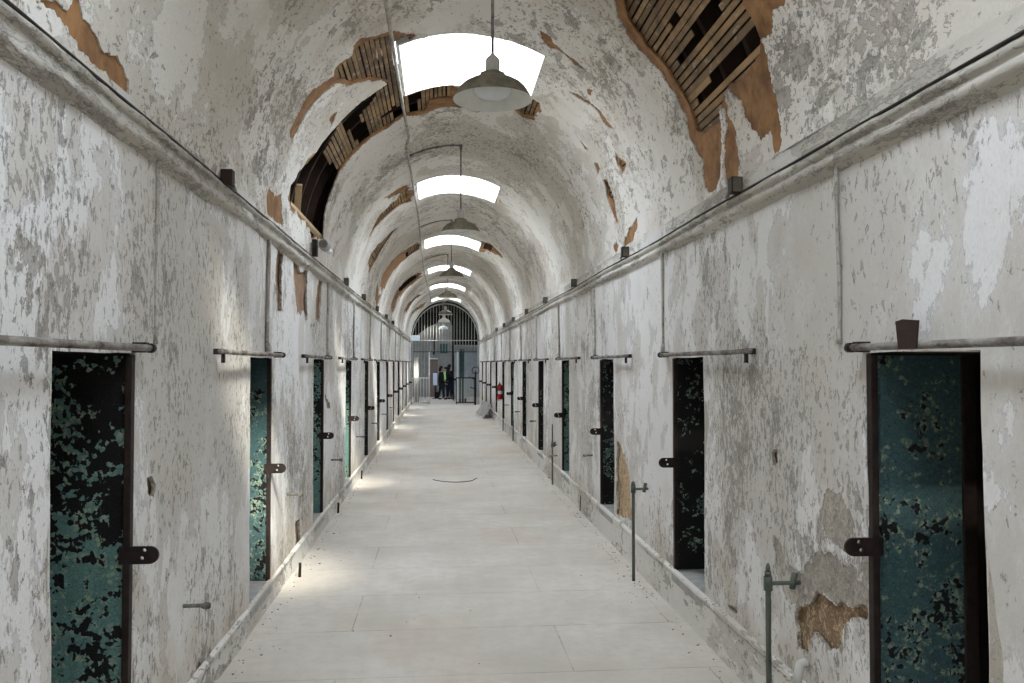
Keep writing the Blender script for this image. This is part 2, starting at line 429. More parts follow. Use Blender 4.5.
HB = [(614, 0), (617, 16), (629, 38), (637, 48), (651, 64), (667, 84), (684, 114), (689, 138), (701, 158), (704, 188), (714, 200), (720, 168),
      (722, 130), (719, 112), (723, 108), (726, 125), (723, 160), (725, 182), (733, 193), (739, 165), (733, 125), (727, 114), (724, 92), (728, 88), (733, 96),
      (740, 101), (743, 121), (761, 141), (770, 131), (773, 161), (782, 145), (777, 97), (768, 57), (760, 40), (772, 34), (773, 10), (783, 8), (784, -10),
      (765, -40), (720, -70), (670, -70), (635, -40), (618, -20)]
HB2 = [(623, 0), (626, 16), (634, 31), (644, 46), (658, 61), (673, 82), (688, 110), (693, 130), (704, 133), (711, 126), (718, 122), (720, 106), (727, 85),
       (741, 80), (748, 68), (757, 56), (758, 40), (752, 25), (740, 6), (735, -20), (700, -50), (665, -55), (630, -25)]
small_v = [
    [(539, 31), (551, 37), (554, 44), (566, 54), (585, 70), (575, 66), (561, 52), (548, 47), (541, 39)],
    [(568, 91), (578, 95), (601, 114), (613, 130), (605, 126), (593, 109), (578, 99)],
    [(580, 141), (589, 151), (584, 149)], [(594, 163), (598, 163), (601, 170), (598, 174)],
    [(603, 180), (607, 179), (613, 194), (618, 222), (616, 225), (608, 202)],
    [(615, 151), (627, 165), (622, 174), (617, 165)], [(586, 90), (592, 90), (590, 97), (587, 95)],
    [(637, 216), (638, 227), (634, 239), (629, 251), (622, 248), (625, 236), (630, 227)],
    [(613, 246), (619, 244), (616, 258)],
    [(512, 109), (531, 98), (541, 104), (534, 121), (522, 118)],
    [(491, 195), (502, 203), (493, 203)],
    [(475, 240), (491, 244), (502, 256), (503, 259), (491, 252), (475, 250)],
    [(407, 185), (394, 192), (384, 199), (388, 199), (400, 194), (396, 200), (379, 216), (369, 237), (382, 221), (398, 207), (411, 202), (409, 188)],
    [(398, 227), (383, 241), (371, 253), (367, 265), (369, 275), (378, 258), (390, 239)],
    [(419, 242), (407, 249), (395, 258), (384, 272), (380, 286), (381, 292), (386, 286), (393, 272), (405, 260), (420, 249)],
    [(378, 282), (375, 300), (377, 308), (381, 295)],
    [(421, 272), (409, 278), (397, 290), (391, 305), (394, 311), (399, 297), (411, 286), (422, 277)],
    [(425, 293), (411, 300), (404, 311), (403, 316), (407, 311), (417, 299)],
    [(425, 302), (417, 307), (412, 313), (410, 319), (419, 311), (426, 305)],
    [(270, 186), (275, 197), (282, 195), (284, 221), (282, 227), (268, 218), (267, 195)],
    [(34, 0), (81, 0), (84, 20), (101, 47), (118, 57), (130, 81), (130, 98), (111, 84), (80, 50)],
    [(330, 118), (337, 112), (335, 120), (331, 128)],
]
lath_small = [
    [(604, 182), (606, 181), (612, 194), (614, 204), (608, 198)], [(618, 160), (625, 165), (622, 171), (618, 165)],
    [(514, 109), (531, 100), (539, 105), (532, 118), (522, 116)], [(492, 196), (500, 202), (494, 202)],
    [(476, 241), (490, 245), (500, 255), (491, 251), (476, 249)],
    [(408, 187), (397, 200), (380, 216), (371, 233), (382, 220), (398, 206), (410, 201)],
    [(397, 229), (383, 243), (372, 254), (369, 264), (370, 270), (378, 257), (390, 239)],
    [(418, 243), (408, 250), (402, 256), (407, 258), (419, 249)],
    [(420, 273), (409, 279), (398, 290), (393, 303), (399, 295), (411, 285), (421, 276)],
    [(424, 294), (411, 301), (405, 311), (417, 299)], [(424, 303), (417, 308), (413, 313), (425, 304)],
]
skin_holes = [rough_loop(vp(HA), seed=3, amp=.07), rough_loop(vp(HB), seed=4, amp=.09)] + [rough_loop(vp(p), seed=10 + i, amp=.08) for i, p in enumerate(small_v)]
coat_holes = [rough_loop(vp(HA2), seed=5, amp=.05), rough_loop(vp(HB2), seed=6, amp=.05)] + [rough_loop(vp(p), seed=50 + i, amp=.05) for i, p in enumerate(lath_small)]
grow = []
for y in SKY_Y:
    sA = math.acos((SKY_X1 + .01 - XC) / RX) * ARC; sB = math.acos((SKY_X0 - .01 - XC) / RX) * ARC
    grow.append([(y - .01, sA)] + [(y + SKY_LEN + .01, sA + (sB - sA) * i / 12) for i in range(13)] + [(y - .01, sB + (sA - sB) * i / 12) for i in range(12)])

# ---- ceiling: plaster skin, brown coat, laths, ribs, boards
ceiling = sheet('ceiling', Y0, Y1, 0, PI * ARC, sky_holes + skin_holes, lambda y, s, d: vault_pt(y, s, d), M['vault_paint'], step=.15, thick=.012)
tag(ceiling, 'white flaking barrel-vaulted plaster ceiling over the corridor', kind='structure')
sheet('brown_coat', Y0, Y1, .02, PI * ARC - .02, grow + coat_holes, lambda y, s, d: vault_pt(y, s, d + .013), M['brown'], ceiling, step=.3, thick=.016)
missing = [vp(p) for p in (
    [(712, -6), (726, -6), (680, 66), (672, 62)], [(748, 25), (757, 42), (698, 104), (691, 98)], [(668, 16), (675, 22), (670, 30), (664, 24)],
    [(752, -40), (762, -36), (742, -5), (735, -10)],
    [(373, 92), (352, 112), (345, 126), (364, 148), (372, 136), (362, 118), (378, 98)],
    [(324, 148), (300, 178), (286, 200), (290, 230), (322, 248), (331, 215), (347, 170), (338, 170), (326, 155), (345, 122), (340, 124)],
    [(396, 110), (406, 112), (404, 120), (396, 122)], [(410, 96), (420, 94), (420, 118), (410, 120)],
    [(404, 256), (409, 253), (409, 262), (404, 262)], [(484, 244), (492, 246), (490, 252), (483, 250)],
    [(415, 272), (409, 276), (399, 288), (402, 292), (410, 284), (417, 279)])]
lm = MB(); PITCH_L = .048
ns = int(PI * ARC / PITCH_L)
ys = np.arange(Y0 + 8, Y1 - .05, .05)
for i in range(1, ns):
    s = i * PITCH_L; rng = random.Random(i)
    P_ = np.stack([ys, np.full(len(ys), s)], 1)
    kill = np.zeros(len(ys), bool)
    for mp in missing: kill |= inside(P_, mp)
    for g in grow: kill |= (ys > g[0][0] - .04) & (ys < g[1][0] + .04) & (s > g[0][1] - .03) & (s < g[13][1] + .03)
    # laths only where something of them can be seen (behind an opening in the brown coat)
    keep = np.zeros(len(ys), bool)
    for hp in coat_holes:
        h = np.array(hp)
        keep |= (ys > h[:, 0].min() - .25) & (ys < h[:, 0].max() + .25) & (s > h[:, 1].min() - .1) & (s < h[:, 1].max() + .1)
    ok = keep & ~kill
    j = 0
    while j < len(ys):
        if ok[j]:
            k = j
            while k + 1 < len(ys) and ok[k + 1] and (ys[k + 1] - ys[j] < 2.4): k += 1
            if k - j >= 2:
                y0, y1 = ys[j], ys[k]
                wdt = .036 + rng.uniform(-.004, .004); ds = rng.uniform(-.004, .004); tw = rng.uniform(0, .006)
                c8 = []
                for yy in (y0, y1):
                    for (a, b) in ((-1, .030), (1, .030), (1, .038), (-1, .038)):
                        c8.append(vault_pt(yy, s + ds + a * wdt / 2, b + tw + (.006 * (yy - y0)), w=False))
                lm.add(c8, [(0, 1, 2, 3), (7, 6, 5, 4), (0, 4, 5, 1), (1, 5, 6, 2), (2, 6, 7, 3), (3, 7, 4, 0)])
            j = k + 1
        else: j += 1
lm.build('lathwork', M['lath'], ceiling)
rm = MB()
y = 3.0
rings = []
while y < Y1 - .2:
    if all(not (g[0][0] - .06 < y < g[1][0] + .04) for g in grow): rings.append((y, 0, PI * ARC))
    else:
        sA, sB = grow[0][0][1], grow[0][13][1]; rings += [(y, 0, sA - .1), (y, sB + .1, PI * ARC)]
    y += .41
for (yy, s0, s1) in rings:
    n = 26
    vs = []; fs = []
    for i in range(n + 1):
        s = s0 + (s1 - s0) * i / n
        for (dy, d) in ((0, .12), (.05, .12), (.05, .30), (0, .30)): vs.append(vault_pt(yy + dy, s, d, w=False))
    for i in range(n):
        for k in range(4): fs.append((i * 4 + k, i * 4 + (k + 1) % 4, i * 4 + 4 + (k + 1) % 4, i * 4 + 4 + k))
    rm.add(vs, fs)
rm.build('vault_rib', M['rib'], ceiling)['kind'] = 'stuff'
# outer boarding of the roof, with the wells left open
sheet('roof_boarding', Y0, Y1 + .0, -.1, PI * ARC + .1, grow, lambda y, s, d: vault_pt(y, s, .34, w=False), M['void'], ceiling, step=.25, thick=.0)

# ---- rooflights
for i, y in enumerate(SKY_Y):
    wl = MB(); e = .004
    def vz(x): return ZS + RZ * math.sqrt(max(0, 1 - ((x - XC) / RX) ** 2))
    xs = [SKY_X0 + (SKY_X1 - SKY_X0) * k / 10 for k in range(11)]
    for (ya, yb) in ((y - .03, y), (y + SKY_LEN, y + SKY_LEN + .03)):
        for a, b in zip(xs[:-1], xs[1:]):
            wl.add([(a, ya, vz(a) + e), (b, ya, vz(b) + e), (b, ya, WELL_TOP), (a, ya, WELL_TOP), (a, yb, vz(a) + e), (b, yb, vz(b) + e), (b, yb, WELL_TOP), (a, yb, WELL_TOP)],
                   [(0, 1, 2, 3), (7, 6, 5, 4), (0, 4, 5, 1), (3, 2, 6, 7)])
    for (xa, xb) in ((SKY_X0 - .03, SKY_X0), (SKY_X1, SKY_X1 + .03)):
        wl.box(xa, xb, y - .03, y + SKY_LEN + .03, vz(xa if xa > XC else xb) - (.0 if xa > XC else 0) + e, WELL_TOP)
    o = wl.build('window_%d' % (i + 1), M['well']); tag(o, kind='structure')
    g = MB().box(SKY_X0 - .05, SKY_X1 + .05, y - .05, y + SKY_LEN + .05, WELL_TOP + .03, WELL_TOP + .036).build('pane', M['glass'], o)
    fr = MB()
    for xx in (SKY_X0 - .04, SKY_X0 + .40, SKY_X0 + .84, SKY_X1): fr.box(xx, xx + .04, y - .05, y + SKY_LEN + .05, WELL_TOP, WELL_TOP + .03)
    for yy in (y - .05, y + SKY_LEN + .01): fr.box(SKY_X0, SKY_X1, yy, yy + .04, WELL_TOP, WELL_TOP + .03)
    fr.build('window_frame', M['steel'], o)
    if i == 3:
        for hx in (-.17, .66):
            MB().tube([(hx, y + SKY_LEN - .05, 5.28), (hx, y + SKY_LEN - .05, 5.08), (hx + .02, y + SKY_LEN - .06, 5.05)], .008, 6).build('hook', M['iron'], o, smooth=True)

# ---- side walls
wall_patches = {
    -1: ([  # paint and plaster gone down to the brown scratch coat
        [(279, 246), (284, 252), (284, 313), (279, 311), (277, 280)], [(294, 257), (308, 268), (309, 320), (298, 316), (297, 289)],
        [(320, 278), (324, 280), (321, 324), (312, 325), (317, 322), (317, 303)],
        [(149, 477), (153, 476), (158, 487), (156, 500), (150, 494)], [(297, 522), (301, 518), (304, 545), (296, 552)],
        [(326, 395), (330, 402), (331, 410), (328, 408)],
        [(196, 670), (212, 648), (214, 660), (204, 683), (196, 683)]],
        []),
    1: ([
        [(616, 440), (622, 452), (628, 475), (629, 500), (631, 524), (622, 519), (616, 514)],
        [(814, 592), (832, 604), (853, 606), (866, 608), (866, 618), (845, 622), (836, 650), (824, 648), (812, 632), (805, 655), (796, 650), (793, 610), (806, 606)],
        [(725, 603), (735, 604), (736, 612), (728, 610)], [(770, 452), (776, 449), (777, 463), (772, 466)]],
        [[(819, 516), (826, 489), (838, 494), (850, 510), (855, 528), (845, 552), (835, 545), (829, 540)],
         [(770, 534), (780, 545), (786, 565), (800, 572), (812, 556), (830, 552), (848, 566), (862, 590), (866, 606), (840, 606), (818, 598), (796, 608), (786, 600), (774, 575)],
         ]),
}
walls = {}
for side, nm, D in ((-1, 'left', LD), (1, 'right', RD)):
    doors = [[(yf - DW, SILL[side]), (yf, SILL[side]), (yf, DTOP), (yf - DW, DTOP)] for yf in D]
    rdoors = []
    for k, yf in enumerate(D):
        rdoors.append(rough_loop(doors[k], amp=.007, minlen=.06, seed=100 + k + (50 if side > 0 else 0)) if k < 3 else doors[k])
    deep = [rough_loop(wp(p, side), seed=200 + i, amp=.09) for i, p in enumerate(wall_patches[side][0])]
    shallow = [rough_loop(wp(p, side), seed=300 + i, amp=.12) for i, p in enumerate(wall_patches[side][1])]
    fn = wall_pt(side)
    W = sheet('wall_' + nm, Y0, Y1, -.02, 3.06, rdoors + deep + shallow, fn, M['wall_paint'], step=.12, thick=.004)
    tag(W, 'long flaking white plaster wall with cell doorways', kind='structure')
    grown = [[(yf - DW - .015, SILL[side] - .02), (yf + .015, SILL[side] - .02), (yf + .015, DTOP + .02), (yf - DW - .015, DTOP + .02)] for yf in D]
    sheet('plaster_coat', Y0, Y1, 0, 3.05, grown + deep, lambda y, z, d, fn=fn: fn(y, z, d + .005), M['beige'], W, step=.24, thick=.018)
    sheet('scratch_coat', Y0, Y1, 0, 3.04, grown, lambda y, z, d, fn=fn: fn(y, z, d + .022) + Vector((side * .016 * (noise.noise(Vector((y * 9, z * 9, 1))) + .6), 0, 0)), M['brown_wall'] if side < 0 else M['rubble'], W, step=.06, thick=.02)
    walls[side] = W
    x = AL if side < 0 else AR
    # doorway recesses
    rc = MB(); sl = MB(); X0, X1 = sorted((x + side * .006, x + side * .9)); XA, XB = sorted((x + side * .03, x + side * .9))
    for yf in D:
        yn = yf - DW
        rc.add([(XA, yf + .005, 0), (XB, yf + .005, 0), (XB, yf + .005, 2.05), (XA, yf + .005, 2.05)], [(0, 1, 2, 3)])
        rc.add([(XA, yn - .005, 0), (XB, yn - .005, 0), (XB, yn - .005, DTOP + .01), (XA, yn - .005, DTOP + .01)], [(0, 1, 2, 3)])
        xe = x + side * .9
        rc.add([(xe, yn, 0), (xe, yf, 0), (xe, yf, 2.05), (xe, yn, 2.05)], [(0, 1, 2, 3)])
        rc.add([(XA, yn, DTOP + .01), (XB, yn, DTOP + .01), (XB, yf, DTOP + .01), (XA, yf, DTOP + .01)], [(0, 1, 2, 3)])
        a, b = sorted((x - side * .012, x + side * .9))
        sl.box(a, b, yn + .002, yf - .002, SILL[side] - .08, SILL[side])
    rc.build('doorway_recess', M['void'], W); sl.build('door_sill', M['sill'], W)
    # curb under the sills
    h = SILL[side] - .035
    nseg = 160; vs = []; fs = []
    for i in range(nseg + 1):
        yy = Y0 + (Y1 - Y0) * i / nseg
        j = .010 * noise.noise(Vector((yy * 1.7, side * 4, 0))); p = .012 + j
        prof = [(-.005, 0), (p + .004, 0), (p, h * .5), (p * .7, h), (p * .7 - .012, h + .004), (p * .7 - .012, h + .012), (p + .006, h + .014), (p + .004, h + .034), (-.01, h + .05 + j)]
        for (q, z) in prof: vs.append((x - side * q, yy, z))
    m_ = len(prof)
    for i in range(nseg):
        for k in range(m_ - 1): fs.append((i * m_ + k, i * m_ + k + 1, (i + 1) * m_ + k + 1, (i + 1) * m_ + k))
    o = MB().add(vs, fs).build('baseboard_' + nm, M['curb']); tag(o, kind='structure')
    # cornice with the pipe run buried under old paint
    zb, zt = (2.865, 3.0) if side < 0 else (2.81, 2.92)
    prof = [(-.012, zb - .03), (.0, zb - .006), (.02, zb), (.033, zb + .014), (.034, zb + .034), (.02, zb + .048), (.008, zb + .054), (.006, zt - .04), (.018, zt - .032), (.026, zt - .014), (.020, zt - .002), (.002, zt + .004), (.0, 3.02), (-.02, 3.07)]
    vs = []; fs = []; nseg = 500
    for i in range(nseg + 1):
        yy = Y0 + (Y1 - Y0) * i / nseg
        for k, (q, z) in enumerate(prof):
            n1 = .007 * noise.noise(Vector((yy * 2.2, k * .8, side * 5))) + .004 * noise.noise(Vector((yy * 9, k, side * 5)))
            vs.append((x - side * (q + n1), yy, z + n1 + .012 * noise.noise(Vector((yy * .5, side, 2)))))
    m_ = len(prof)
    for i in range(nseg):
        for k in range(m_ - 1): fs.append((i * m_ + k, i * m_ + k + 1, (i + 1) * m_ + k + 1, (i + 1) * m_ + k))
    o = MB().add(vs, fs).build('trim_%d' % (1 if side < 0 else 2), M['cornice'], smooth=True); tag(o, kind='structure')
    # dark cable lying on top of the cornice
    pts = [(x - side * (.010 + .004 * noise.noise(Vector((yy, 3, side)))), yy, zt + .012 + .012 * noise.noise(Vector((yy * .5, side, 2)))) for yy in np.arange(Y0 + .2, Y1 - .2, .3)]
    o = MB().tube(pts, .0075, 6).build('wall_cable', M['iron'], smooth=True)
    tag(o, 'thin dark cable running along the top of the %s wall ledge' % nm, 'cable')

# floor and end walls
fm = MB().add([(AL - 1, Y0, 0), (AR + 1, Y0, 0), (AR + 1, Y1 + .3, 0), (AL - 1, Y1 + .3, 0)], [(0, 1, 2, 3)])
tag(fm.build('floor', M['floor']), kind='structure')
tag(MB().box(AL - 1, AR + 1, Y0 - .1, Y0, 0, 6).build('wall_back', M['grey_wall']), kind='structure')

# ------------------------------------------------------------------ cell doors
def outline(pts, holes, x_of, t):
    """flat plate in XZ with holes, thickness t in Y"""
    P = [Vector(p) for p in pts]; E = [(i, (i + 1) % len(pts)) for i in range(len(pts))]
    for h in holes:
        n = len(P); P += [Vector(p) for p in h]; E += [(n + i, n + (i + 1) % len(h)) for i in range(len(h))]
    r = delaunay_2d_cdt(P, E, [], 0, 1e-6)
    vs, fs = r[0], r[2]; out = MB()
    keep = []
    for f in fs:
        c = sum((vs[i] for i in f), Vector((0, 0))) / len(f); A = np.array([[c.x, c.y]])
        if inside(A, pts)[0] and not any(inside(A, h)[0] for h in holes): keep.append(tuple(f))
    n = len(vs); V3 = [(x_of(v.x), -t / 2, v.y) for v in vs] + [(x_of(v.x), t / 2, v.y) for v in vs]
    F = list(keep) + [tuple(i + n for i in f)[::-1] for f in keep]
    cnt = {}
    for f in keep:
        for i in range(len(f)):
            a, b = f[i], f[(i + 1) % len(f)]; cnt.setdefault(tuple(sorted((a, b))), []).append((a, b))
    for k, e in cnt.items():
        if len(e) == 1: a, b = e[0]; F.append((b, a, a + n, b + n))
    return out.add(V3, F)
def make_door(side, mat):
    x = AL if side < 0 else AR; sl = SILL[side]; H = DTOP - sl
    root = empty('cell_door', (x, 0, sl))
    def X(a, b): return sorted((side * a, side * b))
    # leaf: iron-faced door standing open against the far jamb
    lf = MB(); a, b = X(.034, .415); lf.box(a, b, -.030, 0, .006, H - .012)
    leaf = lf.build('leaf', mat, root)
    for (q0, q1) in ((.004, .034), (.412, .472)):
        a, b = X(q0, q1); MB().box(a, b, -.042, 0, .004, H - .008).build('edge_strip', M['iron'], leaf, bevel=.004)
    a, b = X(.10, .30)
    # lock plate sticking out past the edge of the leaf
    r = .038; L = .118; pts = [(-.05, -r), (L - r, -r)] + [(L - r + r * math.sin(t_), -r * math.cos(t_)) for t_ in [PI * k / 10 for k in range(1, 10)]] + [(L - r, r), (-.05, r)]
    def circ(cx, cz, rr): return [(cx + rr * math.cos(2 * PI * k / 10), cz + rr * math.sin(2 * PI * k / 10)) for k in range(10)]
    pl = outline(pts, [circ(.058, .022, .0085), circ(.048, -.012, .0085)], lambda u: -side * u, .014)
    pl.v = [(v[0], v[1] - .036, v[2] + 1.065 - sl + (.06 if side > 0 else 0)) for v in pl.v]
    pl.build('lock_plate', M['iron'], leaf)
    return root
ordn = ['nearest', 'second', 'third', 'fourth', 'fifth', 'sixth', 'seventh', 'eighth', 'ninth', 'tenth', 'eleventh', 'twelfth']
def track_of(side):
    """old sliding door rail over a doorway: round-nosed bar with two brackets"""
    root = empty('door_rail'); s = -side
    MB().tube([(s * .055, .16, 0), (s * .055, .10, 0), (s * .055, -1.35, 0), (s * .055, -1.72, .004)], [.013, .016, .016, .015], 10).build('rail', M['track'], root, smooth=True)
    b = MB(); b.box(*sorted((0, s * .05)), -1.66, -1.63, -.015, .02); b.box(*sorted((s * .045, s * .065)), -1.66, -1.64, -.065, -.01); b.build('bracket', M['iron'], root)
    MB().box(*sorted((-s * .01, s * .05)), .10, .14, -.02, .025).build('bracket', M['iron'], root)
    MB().tube([(s * .055, .13, 0), (s * .055, .165, 0)], .022, 10).build('end_cap', M['iron'], root, smooth=True)
    return root
for side, nm, D in ((-1, 'left', LD), (1, 'right', RD)):
    x = AL if side < 0 else AR
    pro = {}
    tr0 = None
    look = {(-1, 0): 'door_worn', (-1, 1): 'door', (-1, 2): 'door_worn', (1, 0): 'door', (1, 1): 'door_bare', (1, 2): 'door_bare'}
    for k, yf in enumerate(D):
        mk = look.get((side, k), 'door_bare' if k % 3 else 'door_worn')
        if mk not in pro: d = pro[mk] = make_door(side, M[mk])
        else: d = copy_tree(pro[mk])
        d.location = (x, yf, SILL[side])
        desc = {'door': 'mostly intact cracked teal paint', 'door_worn': 'teal paint flaking off black iron, shade painted in at the top', 'door_bare': 'black iron with scraps of teal paint'}[mk]
        tag(d, 'open iron cell door, %s, %s in the %s wall' % (desc, ordn[k] + ('' if k == 0 else ' from the camera'), nm), 'door', 'cell doors along the %s wall' % nm, 'structure')
        d.name = 'door_%d' % (k + 1 + (12 if side > 0 else 0))
        if tr0 is None: tr = tr0 = track_of(side)
        else: tr = copy_tree(tr0)
        tr.location = (x, yf - (.13 if k == 0 else .02), 1.968)
        tr.scale.y = (1.0, 1.03, .95, 1.0, .9, 1.05)[k % 6]
        tag(tr, 'old metal rail over the %s cell doorway%s of the %s wall' % (ordn[k], '' if k == 0 else ' from the camera', nm), 'rail', 'door rails on the %s wall' % nm)

# bent rusty plate above the near right rail
px = AR - .075
pm = outline([(-.052, 0), (.050, 0), (.060, .115), (-.03, .125), (-.072, .118)], [], lambda u: u, .006)
pm.v = [(AR - .075 + v[1] + .03 * max(0, v[2]) , 2.93 - v[0] * 1.15, 1.955 + v[2] * .9) for v in pm.v]
tag(pm.build('metal_plate', M['rust']), 'bent rusty metal plate standing up from the rail of the nearest right wall doorway', 'plate')

# ------------------------------------------------------------------ wall pipes, taps, boxes
def conduit(side, y, z0, z1, r, label, mat='pipe_white', bx=0):
    x = (AL if side < 0 else AR) - side * (r * .45 + .001)
    pts = [(x - side * .004 * math.sin(z * 5), y + .01 * noise.noise(Vector((z * 2, y, 0))), z) for z in np.linspace(z0, z1, 9)]
    o = empty('wall_pipe', (0, 0, 0))
    m = MB().tube(pts, r, 8).build('pipe', M[mat], o, smooth=True)
    MB().tube([(x, y, z0 - .02), (x, y, z0 + .05)], [r * 1.6, r * 1.2], 8).build('socket', M[mat], o, smooth=True)
    tag(o, label, 'pipe', 'upright pipes between ledge and door rail')
for side, nm, D, ks in ((-1, 'left', LD, range(0, 9)), (1, 'right', RD, range(0, 9))):
    for k in ks:
        y = D[k] + .22 + (-.45 if (side < 0 and k == 1) else 0)
        conduit(side, y, 2.01, 2.86 if side < 0 else 2.80, .015 if k else .009,
                'thin painted pipe above the %s doorway of the %s wall' % (ordn[k], nm), 'chase')

def jbox(side, y, z, k, nm, rust=False):
    x = AL if side < 0 else AR
    o = empty('junction_box', (x, y, z - .02)); s = -side
    a, b = sorted((s * .0, s * .07))
    MB().box(a, b, -.036, .036, -.05, .05).build('housing', M['iron'], o, bevel=.006)
    a, b = sorted((s * .105, s * .113))
    MB().box(*sorted((s * .01, s * .062)), -.042, -.035, -.042, .042).build('cover', M['rust' if rust else 'steel'], o)
    MB().tube([(s * .05, .045, -.02), (s * .05, .11, -.05)], .012, 8).build('nipple', M['pipe_grey'], o, smooth=True)
    tag(o, 'small dark junction box on the %s wall ledge, %s%s' % (nm, ordn[k], '' if k == 0 else ' from the camera'), 'box', 'junction boxes on the ledges')
for k, y in enumerate((4.82, 7.8, 10.85, 13.85, 16.9, 19.95, 22.9, 25.9)): jbox(1, y, 3.0, k, 'right')
for k, y in enumerate((5.15, 11.55, 14.2, 17.2, 20.1, 23.0)): jbox(-1, y, 3.06, k, 'left', k == 0)
# round lamp head on the left ledge
o = empty('flood_lamp', (AL + .02, 8.62, 3.05))
MB().box(0, .05, -.05, .05, -.04, .13).build('wall_mount', M['iron'], o, bevel=.004)
m = MB().lathe([(.0, -.10), (.052, -.10), (.058, -.085), (.058, .07), (.045, .085), (.0, .085)], (.12, 0, .075), 24, 'Y').build('housing', M['camera_grey'], o, auto=True)
MB().lathe([(.0, -.106), (.042, -.106), (.042, -.099)], (.12, 0, .075), 24, 'Y').build('lens', M['steel'], o, auto=True)
MB().tube([(.12, .085, .06), (.15, .15, .03), (.16, .17, .03)], .028, 10).build('connector', M['lamp_white'], o, smooth=True)
tag(o, 'grey cylindrical lamp head on black bracket at the left ledge below the big hole', 'lamp')
# pale box by the gate
tag(MB().box(AL + .0, AL + .42, 37.3, 37.42, 2.93, 3.17).build('sign_box', M['card'], bevel=.01), 'pale blue-white box fixed high on the left wall beside the barred gate', 'box')

def standing_pipe(y, side, off, top, tee, label):
    x = (AL if side < 0 else AR) - side * off
    o = empty('standing_pipe', (x, y, 0))
    MB().tube([(0, 0, 0), (0, 0, tee - .02), (0, 0, tee + .03)], .014, 10).build('pipe', M['pipe_green'], o, smooth=True)
    v = MB().tube([(0, 0, tee - .035), (0, 0, tee + .035)], .022, 10); v.tube([(0, 0, tee + .035), (0, 0, tee + .06)], .017, 10)
    v.tube([(0, 0, tee + .06), (0, 0, top - .02), (0, 0, top)], [.012, .012, .006], 10); v.build('valve', M['pipe_green'], o, smooth=True)
    arm = MB().tube([(0, 0, tee), (side * off * .9, 0, tee), (side * (off + .01), 0, tee)], .011, 8); arm.build('tee_arm', M['pipe_green'], o, smooth=True)
    MB().tube([(side * (off - .035), 0, tee - .03), (side * (off - .02), 0, tee + .05)], .016, 8).build('flange', M['pipe_green'], o, smooth=True)
    return tag(o, label, 'pipe', 'standing pipes along the right wall')
standing_pipe(4.06, 1, .16, .885, .785, 'green-grey standing pipe with valve beside the broken plaster near the camera')
standing_pipe(7.1, 1, .13, .87, .80, 'slim standing pipe with tee arm between the second and third right wall doors')
standing_pipe(12.8, 1, .06, .95, .62, 'short rusty pipe with tap before the fifth right wall door')
# white fitting low on the right wall
o = empty('waste_elbow', (AR - .02, 3.93, .38))
MB().tube([(0, 0, .05), (-.03, 0, .045), (-.045, .0, .0), (-.05, 0, -.05)], .022, 12).build('elbow', M['neck'], o, smooth=True)
MB().tube([(-.03, -.012, -.05), (-.09, .0, -.055)], .007, 8).build('handle', M['iron'], o, smooth=True)
tag(o, 'short white pipe elbow poking from the broken plaster low on the right wall', 'pipe')
def stub(side, y, z, L, label):
    x = AL if side < 0 else AR
    o = empty('pipe_stub', (x, y, z)); s = -side
    MB().tube([(-s * .01, 0, 0), (s * (L - .03), 0, 0)], .011, 8).build('pipe', M['pipe_grey'], o, smooth=True)
    MB().tube([(s * (L - .045), 0, -.002), (s * (L - .02), 0, -.002), (s * L, .0, -.002)], [.013, .02, .015], 10).build('cap', M['pipe_grey'], o, smooth=True)
    tag(o, label, 'pipe', 'cut pipe stubs low on the walls')
for k, (y, z) in enumerate(((4.5, .62), (7.44, .74), (10.4, .70), (13.4, .72), (16.4, .72), (19.3, .72), (22.2, .72))):
    stub(-1, y, z, .13, 'cut-off pipe stub sticking out of the left wall past the %s doorway%s' % (ordn[k], '' if k == 0 else ' from the camera'))
for k, (y, z) in enumerate(((9.75, .80), (12.75, .46), (15.6, .8), (18.7, .8), (21.7, .8), (24.6, .8))):
    stub(1, y, z, .11, 'cut-off pipe stub sticking out of the right wall past the %s doorway from the camera' % ordn[k + 2])
for k, (x, y, h) in enumerate(((-1.24, 7.49, .125), (-1.285, 10.63, .13), (-1.28, 13.7, .14))):
    tag(MB().tube([(x, y, 0), (x + .004, y, h * .8), (x + .002, y, h)], .0125, 8).build('floor_stub', M['iron'], smooth=True),
        'rusty pipe stub standing in the floor along the left wall, %s' % (ordn[k] + (' from the camera' if k else ' to the camera')), 'pipe', 'floor stubs by the left curb')
for k, (px_, py_, h) in enumerate(((580.5, 511, .2), (529, 452, .24), (638.5, 571, .13), (513, 441, .5), (503, 431, .55), (556, 473, .42))):
    p = on_floor(px_, py_)
    tag(MB().tube([(p.x, p.y, 0), (p.x + .006, p.y, h * .8), (p.x + .006, p.y, h)], .0125, 8).build('floor_stub', M['iron'], smooth=True),
        'thin rusty pipe stub %.0f centimetres tall standing by the right curb' % (h * 100), 'pipe', 'floor stubs by the right curb')

